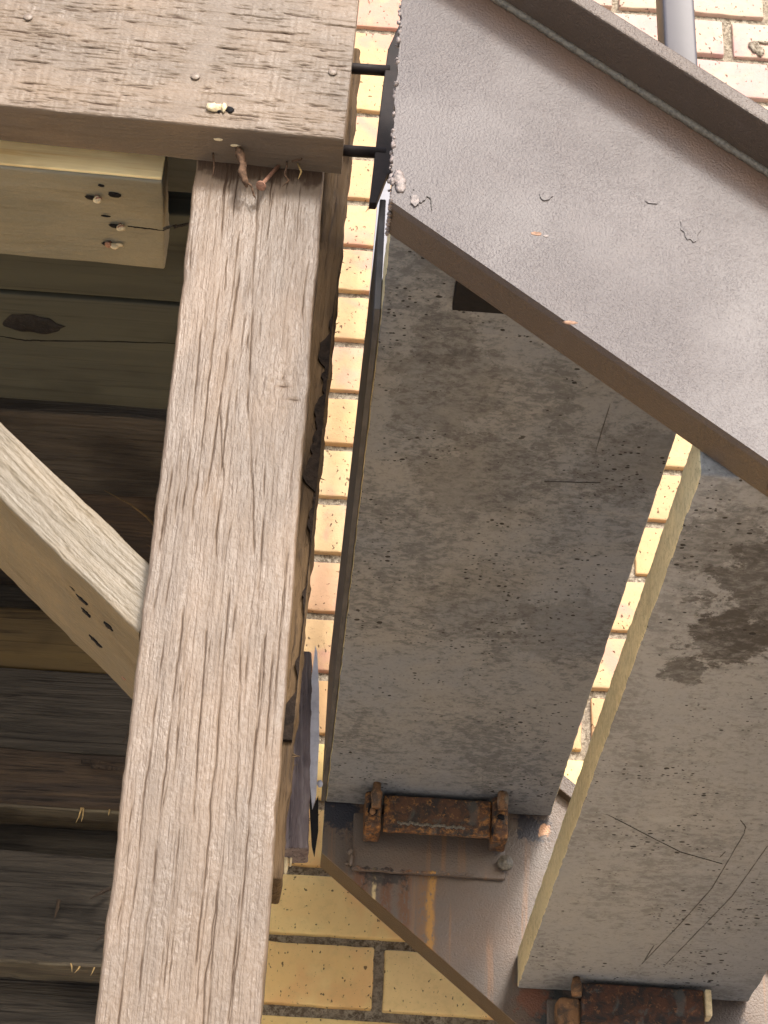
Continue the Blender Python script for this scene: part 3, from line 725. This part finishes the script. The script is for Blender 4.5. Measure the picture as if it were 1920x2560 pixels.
sloped('top_cap', XL+.006, XR, zw, 1.0585, 1.150, .012, MT['steel'], os_, label='cap bar projecting over the outer stringer', bev=.0016)
# weld bead under the cap
pts = []; rads = []; n = 230
for i in range(n):
    x = .06+.42*i/(n-1); rr = .0026+.0012*float(fbm(np.array(i*.35), np.array(1.), 0, 8, 3))
    pts.append((x, 1.0985, zw(x)-.0012)); rads.append(rr)
tube('weld_bead', pts, rads, MT['weld'], os_, seg=8, seed=2, jit=.10)
# slag along the torch-cut end
spots = []
for k in range(70):
    t = rng.random(); z = zb(XL)+(zw(XL)-zb(XL))*t; x = XL-.001+.004*max(0, t-.3)+rng.uniform(-.0012, .0012)
    s = rng.uniform(.0008, .0019); spots.append((x, 1.1005+rng.uniform(-.0015, .004), z, s, s, s*rng.uniform(.8, 2.2)))
for k in range(9): spots.append((XL-.0005, 1.101+k*.0042, zb(XL)-.0005+rng.uniform(-.001, .001), .0016, .0022, .0016))
spots += [(.0515, 1.0992, .984, .0042, .0012, .006), (.0535, 1.0994, .978, .0040, .0012, .008)]
lumps('cut_slag', spots, MT['slag'], os_, 6, 'pale lumpy torch-cut edge')
# lifted paint flakes on the web
def flake(name, cx, cz, w, h, seed, mat, th=.0007):
    rg = random.Random(seed); n = 22; poly = []
    for i in range(n):
        a = 2*math.pi*i/n; r_ = 1+rg.uniform(-.16, .16); poly.append((cx+w*math.cos(a)*r_, cz+h*math.sin(a)*r_))
    return prism(name, poly, 'Y', 1.100-th, 1.1008, mat, os_)
flake('paint_flake', .2555, .960, .0070, .0130, 1, MT['web'], .0007)
flake('paint_flake', .1545, .9775, .0044, .0040, 2, MT['web'], .0009)
flake('bare_spot', .1480, .9430, .0036, .0016, 3, MT['bare'], .0003)
flake('bare_spot', .1545, .9415, .0020, .0008, 4, MT['slag'], .0004)
flake('bare_spot', .2290, .9790, .0042, .0014, 5, MT['web'], .0007)
flake('paint_flake', .0660, .9685, .0050, .0060, 6, MT['web'], .0010)
flake('bare_spot', .0635, .9640, .0030, .0050, 7, MT['slag'], .0014)
ribbon('paint_crack', [(.062, 1.0998, .9745), (.0745, 1.0998, .967), (.0755, 1.0998, .957)], .0007, (0, -1, 0), MT['scratch'], os_, .0004, 4)
# lump near the right end of the bottom flange
lumps('weld_lump', [(.3045, 1.124, zb(.3045)-.0005, .003, .006, .0018), (.309, 1.130, zb(.309)-.0005, .003, .005, .0018)], MT['bolt'], os_, 8)
lumps('bare_spot', [(.1705, 1.1005, zb(.1705)+.0005, .0045, .0012, .0018)], MT['bare'], os_, 18)
# black cleat plate behind the cut end with two tie rods to the timber beam
def ctl(px): return px
cp = prism('cleat_plate', [(.0590, 1.290), (.0445, 1.239), (.0415, 1.190), (.0360, 1.074), (.0415, 1.074), (.0490, 1.104), (.070, 1.115), (.075, 1.27)], 'Y', 1.231, 1.239, MT['black'], stair, 'black cleat plate behind the cut stringer end', .0008)
for z in (1.2175, 1.1285):
    tube('tie_rod', [(.005, 1.2345, z), (.020, 1.2345, z), (.047, 1.2345, z+.0004)], .0046, MT['black'], cp, seg=14)
# railing post on the cap
zr = zw(.247)+.012/c_
V, Fc = rbox(.0235, .026, 1.0, n=(3, 3, 3), r=.0028)
V[:, 2] += .5; lowv = V[:, 2] < .01
V[lowv, 2] += -SL*V[lowv, 0]
rp = obj('railing_post', mesh('railing_post', V, Fc, MT['rail']), stair, Matrix.Translation((.2475, 1.078, zr-.001)), 'square railing post welded onto the stringer cap')
spots = []
for k in range(16):
    x = .2355+.024*k/15; spots.append((x, 1.0645+rng.uniform(-.0008, .0008), zr-SL*(x-.2475)+rng.uniform(0, .0022), .0019, .0022, .0017))
lumps('weld_bead', spots, MT['weld'], rp, 21)

# inner stringer against the wall
def zi(x): return .919-.834*(x-.0492)
def zit(x): return 1.0075-.834*(x-.308)
rng = random.Random(8)
left = [(.0485+.0010*(float(fbm(np.array(k*.7), np.array(4.), 0, 3, 3))-.5), zi(.0485)+(zit(.0485)-zi(.0485))*k/30) for k in range(31)]
ins = prism('inner_stringer', left+[(2.95, zit(2.95)), (2.95, zi(2.95))], 'Y', 2.120, 2.128, MT['inner'], stair, label='inner stringer plate by the wall with rust streaks and weld scorch')
prism('bottom_flange', [(.0485, zi(.0485)), (2.95, zi(2.95)), (2.95, zi(2.95)+.009), (.0485, zi(.0485)+.009)], 'Y', 2.1225, 2.160, MT['steel'], ins, bev=.0012)
prism('top_cap', [(.06, zit(.06)), (2.95, zit(2.95)), (2.95, zit(2.95)+.022), (.06, zit(.06)+.022)], 'Y', 2.107, 2.17, MT['steel'], ins, bev=.0012)
# pale flat bar standing at the head of the inner stringer
prism('end_bar', [(.0510, .98), (.0655, 1.575), (.0772, 2.015), (.0802, 2.04), (.092, 2.05), (.080, .98)], 'Y', 2.145, 2.152, MT['pale'], ins, 'pale flat bar standing at the head of the inner stringer', .0006)

# fascia plate closing the head of the stair, from the outer to the inner stringer
prism('end_plate', [(1.2420, .9795), (2.118, .9795), (2.118, 1.150), (1.2420, 1.088)], 'X', .0445, .0493, MT['enddk'], stair, 'dark grey fascia plate at the head of the stair', .0008)
# concrete treads
TX0, TX1, TZ, TT, TY0, TY1 = .0497, .2985, .978, .040, 1.1085, 2.117
def tread(i, mat, x0, x1, z, label, TY0=TY0):
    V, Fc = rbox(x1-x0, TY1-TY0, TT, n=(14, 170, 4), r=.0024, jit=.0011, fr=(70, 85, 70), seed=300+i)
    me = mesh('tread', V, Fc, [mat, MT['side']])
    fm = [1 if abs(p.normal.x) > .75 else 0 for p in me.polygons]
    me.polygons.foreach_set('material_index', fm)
    c = Vector(((x0+x1)/2, (TY0+TY1)/2, z+TT/2))
    # keep the texture in world space: shift the mesh instead of the object
    me.transform(Matrix.Translation(c))
    return obj('tread', me, stair, None, label)
t1 = tread(0, MT['conc'], TX0, TX1, TZ, 'topmost concrete tread, dark pitted underside')
t2 = tread(1, MT['conc2'], .2620, .5080, .779, 'second concrete tread, stained and scratched underside with pale left edge', 1.1385)
t3 = tread(2, MT['conc'], .4740, .7200, .580, 'third concrete tread', 1.1385)
for pts, w in (([(.281, 1.649), (.325, 1.689), (.359, 1.719), (.401, 1.739)], .0013), ([(.397, 1.644), (.4045, 1.658), (.406, 1.672)], .0020), ([(.406, 1.672), (.403, 1.795), (.389, 1.897), (.373, 1.997)], .0013),
               ([(.432, 1.694), (.425, 1.811), (.397, 1.993)], .0013), ([(.376, 1.945), (.374, 1.985)], .0018), ([(.3955, 1.725), (.398, 1.712)], .002)):
    ribbon('scratch', [(x*1.014, y*1.014, .7787) for x, y in pts], w*.42, (0, 0, -1), MT['scratch'], t2, .0003, int(w*1e5))
for pts, w in (([(.235, 1.320), (.234, 1.387)], .0009), ([(.199, 1.435), (.245, 1.431)], .0009)):
    ribbon('scratch', [(x*1.014, y*1.014, .9777) for x, y in pts], w*.7, (0, 0, -1), MT['scratch'], t1, .0003, 5)
lumps('pit', [(.1745, 1.393, .9780, .0046, .0040, .0004)], MT['scratch'], t1, 31)
lumps('pebble', [(.381, 1.344, .7787, .0028, .0030, .0010)], MT['cream'], t2, 32)

# tread brackets
def bracket(dx, dz, lab, kind):
    def W(V): 
        hx = np.abs(V[:, 0]).max(); hz = np.abs(V[:, 2]).max()
        return np.clip(np.maximum((np.abs(V[:, 0])/hx-.72)/.28, (-V[:, 2]/hz-.5)/.5*.7), 0, 1)
    x0 = .110+dx; x1 = .226+dx
    if kind: x1 += .012
    br = box('bracket', (x0, 2.0740, .9165+dz), (x1, 2.0800, .9585+dz), MT['rust'] if kind == 0 else MT['rustdk'], stair, .0015, (26, 3, 12), .0010, 5+kind, lab, W)
    box('shelf', (x0+.001, 2.0805, .9555+dz), (x1-.001, 2.1195, .9605+dz), MT['rustdk'], br, .001, (4, 4, 2), .0003, 6)
    box('back_plate', (.080+dx, 2.1135, .886+dz), (.2465+dx, 2.1195, .9535+dz), MT['inner'], br, .002, (24, 3, 8), .0010, 9)
    if kind == 0:
        lL = box('lug', (.0915, 2.0690, .9165+dz), (.1090, 2.1085, .960+dz), MT['rust'], br, .003, (6, 6, 10), .0013, 12, None, lambda V: np.full(len(V), .75))
        lR = box('lug', (.2290, 2.0700, .914+dz), (.2465, 2.1085, .9625+dz), MT['rust'], br, .003, (6, 6, 10), .0013, 13, None, lambda V: np.full(len(V), .45))
        tube('bolt', [(.1025, 2.0600, .936+dz), (.1025, 2.0600, .946+dz), (.1025, 2.0600, .947+dz), (.1025, 2.0600, .953+dz), (.1025, 2.0600, .956+dz), (.1025, 2.0600, .966+dz)], [.0048, .0052, .0062, .0062, .0044, .0042], MT['bolt'], lL, 10, 2, .10)
        lumps('hollow', [(.0990, 2.0662, .937+dz, .0052, .0014, .0080)], MT['hole'], lL, 41); lumps('hollow', [(.2385, 2.0680, .938+dz, .0042, .0012, .0032), (.2290, 2.0685, .921+dz, .0014, .0012, .005)], MT['hole'], lR, 42)
        tube('bolt', [(.2390, 2.0620, .944+dz), (.2390, 2.0620, .953+dz), (.2390, 2.0620, .9605+dz), (.2390, 2.0630, .966+dz)], [.0050, .0062, .0060, .0042], MT['bolt'], lR, 10, 3, .12)
        lumps('bolt', [(.099, 2.0650, .9335+dz, .0030, .002, .0042)], MT['bolt'], lL, 44)
        tube('washer', [(.2475, 2.1095, .902+dz), (.2475, 2.1045, .902+dz), (.2475, 2.1045, .902+dz), (.2475, 2.1025, .902+dz)], [.0085, .0085, .0035, .0030], MT['weld'], br, 18, 1, .04)
        lumps('weld_bead', [(.083+i*.0021, 2.1085+rng.uniform(-.001, .001), .8865+dz+rng.uniform(-.001, .001), .0020, .0018, .0016) for i in range(0, 62) if rng.random() < .62]
              + [(.080, 2.1090, .895+dz, .003, .003, .008), (.079, 2.1090, .905+dz, .004, .003, .005), (.0765, 2.1130, .893+dz, .003, .002, .002)], MT['inner'], br, 45)
        lumps('weld_seam', [(.128+i*.0026, 2.0737, .9265+dz-(i*.0026)*.03+rng.uniform(-.0012, .0012), .0018, .0009, .0018) for i in range(28)], MT['weld'], br, 46)
    else:
        box('lug', (.2960+dx-.21, 2.0780, .880+dz), (.3190+dx-.21, 2.1085, .944+dz), MT['bolt'], br, .004, (6, 6, 14), .0022, 51+kind)
        tube('bolt', [(.1045+dx, 2.0700, .942+dz), (.1045+dx, 2.0700, .952+dz), (.1045+dx, 2.0720, .962+dz)], [.0055, .0060, .0040], MT['bolt'], br, 10, 3, .15)
        box('lug', (x1+.001, 2.0705, .930+dz), (x1+.0075, 2.0900, .9585+dz), MT['cream'], br, .0015, (3, 3, 6), .0006, 52+kind)
    return br
bracket(.0015, .0135, 'rusty bracket with end lugs and bolts under the topmost tread', 0)
bracket(.2135, -.1850, 'dark rusted bracket under the second tread', 1)
bracket(.4255, -.3840, 'dark rusted bracket under the third tread', 1)
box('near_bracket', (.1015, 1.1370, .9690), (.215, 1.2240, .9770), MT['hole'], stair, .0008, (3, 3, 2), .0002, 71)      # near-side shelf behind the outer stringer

# ------------------------------------------------------------------ bits wedged in the slot between post and stair
V, Fc = rbox(.040, .030, .185, n=(14, 6, 60), r=.002, jit=.0016, fr=(70, 70, 90), seed=91)
bt = obj('timber_batten', mesh('timber_batten', V, Fc, MT['saw']), None, frame((.0020, 1.615, .788), (-.043, 0, 1)) @ Matrix.Rotation(0, 4, 'Z'))
bt['label'] = 'short grey cross-sawn batten wedged in the slot right of the post'; bt['category'] = 'batten'
o = prism('metal_sheet', [(.0215, .915), (.0198, .88), (.0195, .84), (.0225, .79), (.0275, .755), (.0302, .765), (.0300, .82), (.0272, .87), (.0235, .908)], 'Y', 1.650, 1.6515, MT['sheet'], None, None, .0003)
o['label'] = 'narrow pale sheet standing upright in the slot beside the topmost tread'; o['category'] = 'sheet'
prism('tar_edge', [(.0225, .789), (.0275, .754), (.0320, .768), (.0338, .735), (.0318, .712), (.0290, .722), (.0255, .755)], 'Y', 1.6490, 1.6525, MT['hole'], o, 'black ragged lower end', .0002)
lumps('clip', [(.0325, 1.6495, .779, .0026, .002, .0035)], MT['sheet'], o, 61)
ch = lumps('wood_chip', [(.0080, 1.62, .694, .0022, .0020, .012), (.0118, 1.62, .697, .0014, .0020, .010)], MT['cream'], None, 62)
ch['label'] = 'bright split wood chip at the foot of the slot right of the post'; ch['category'] = 'wood chip'
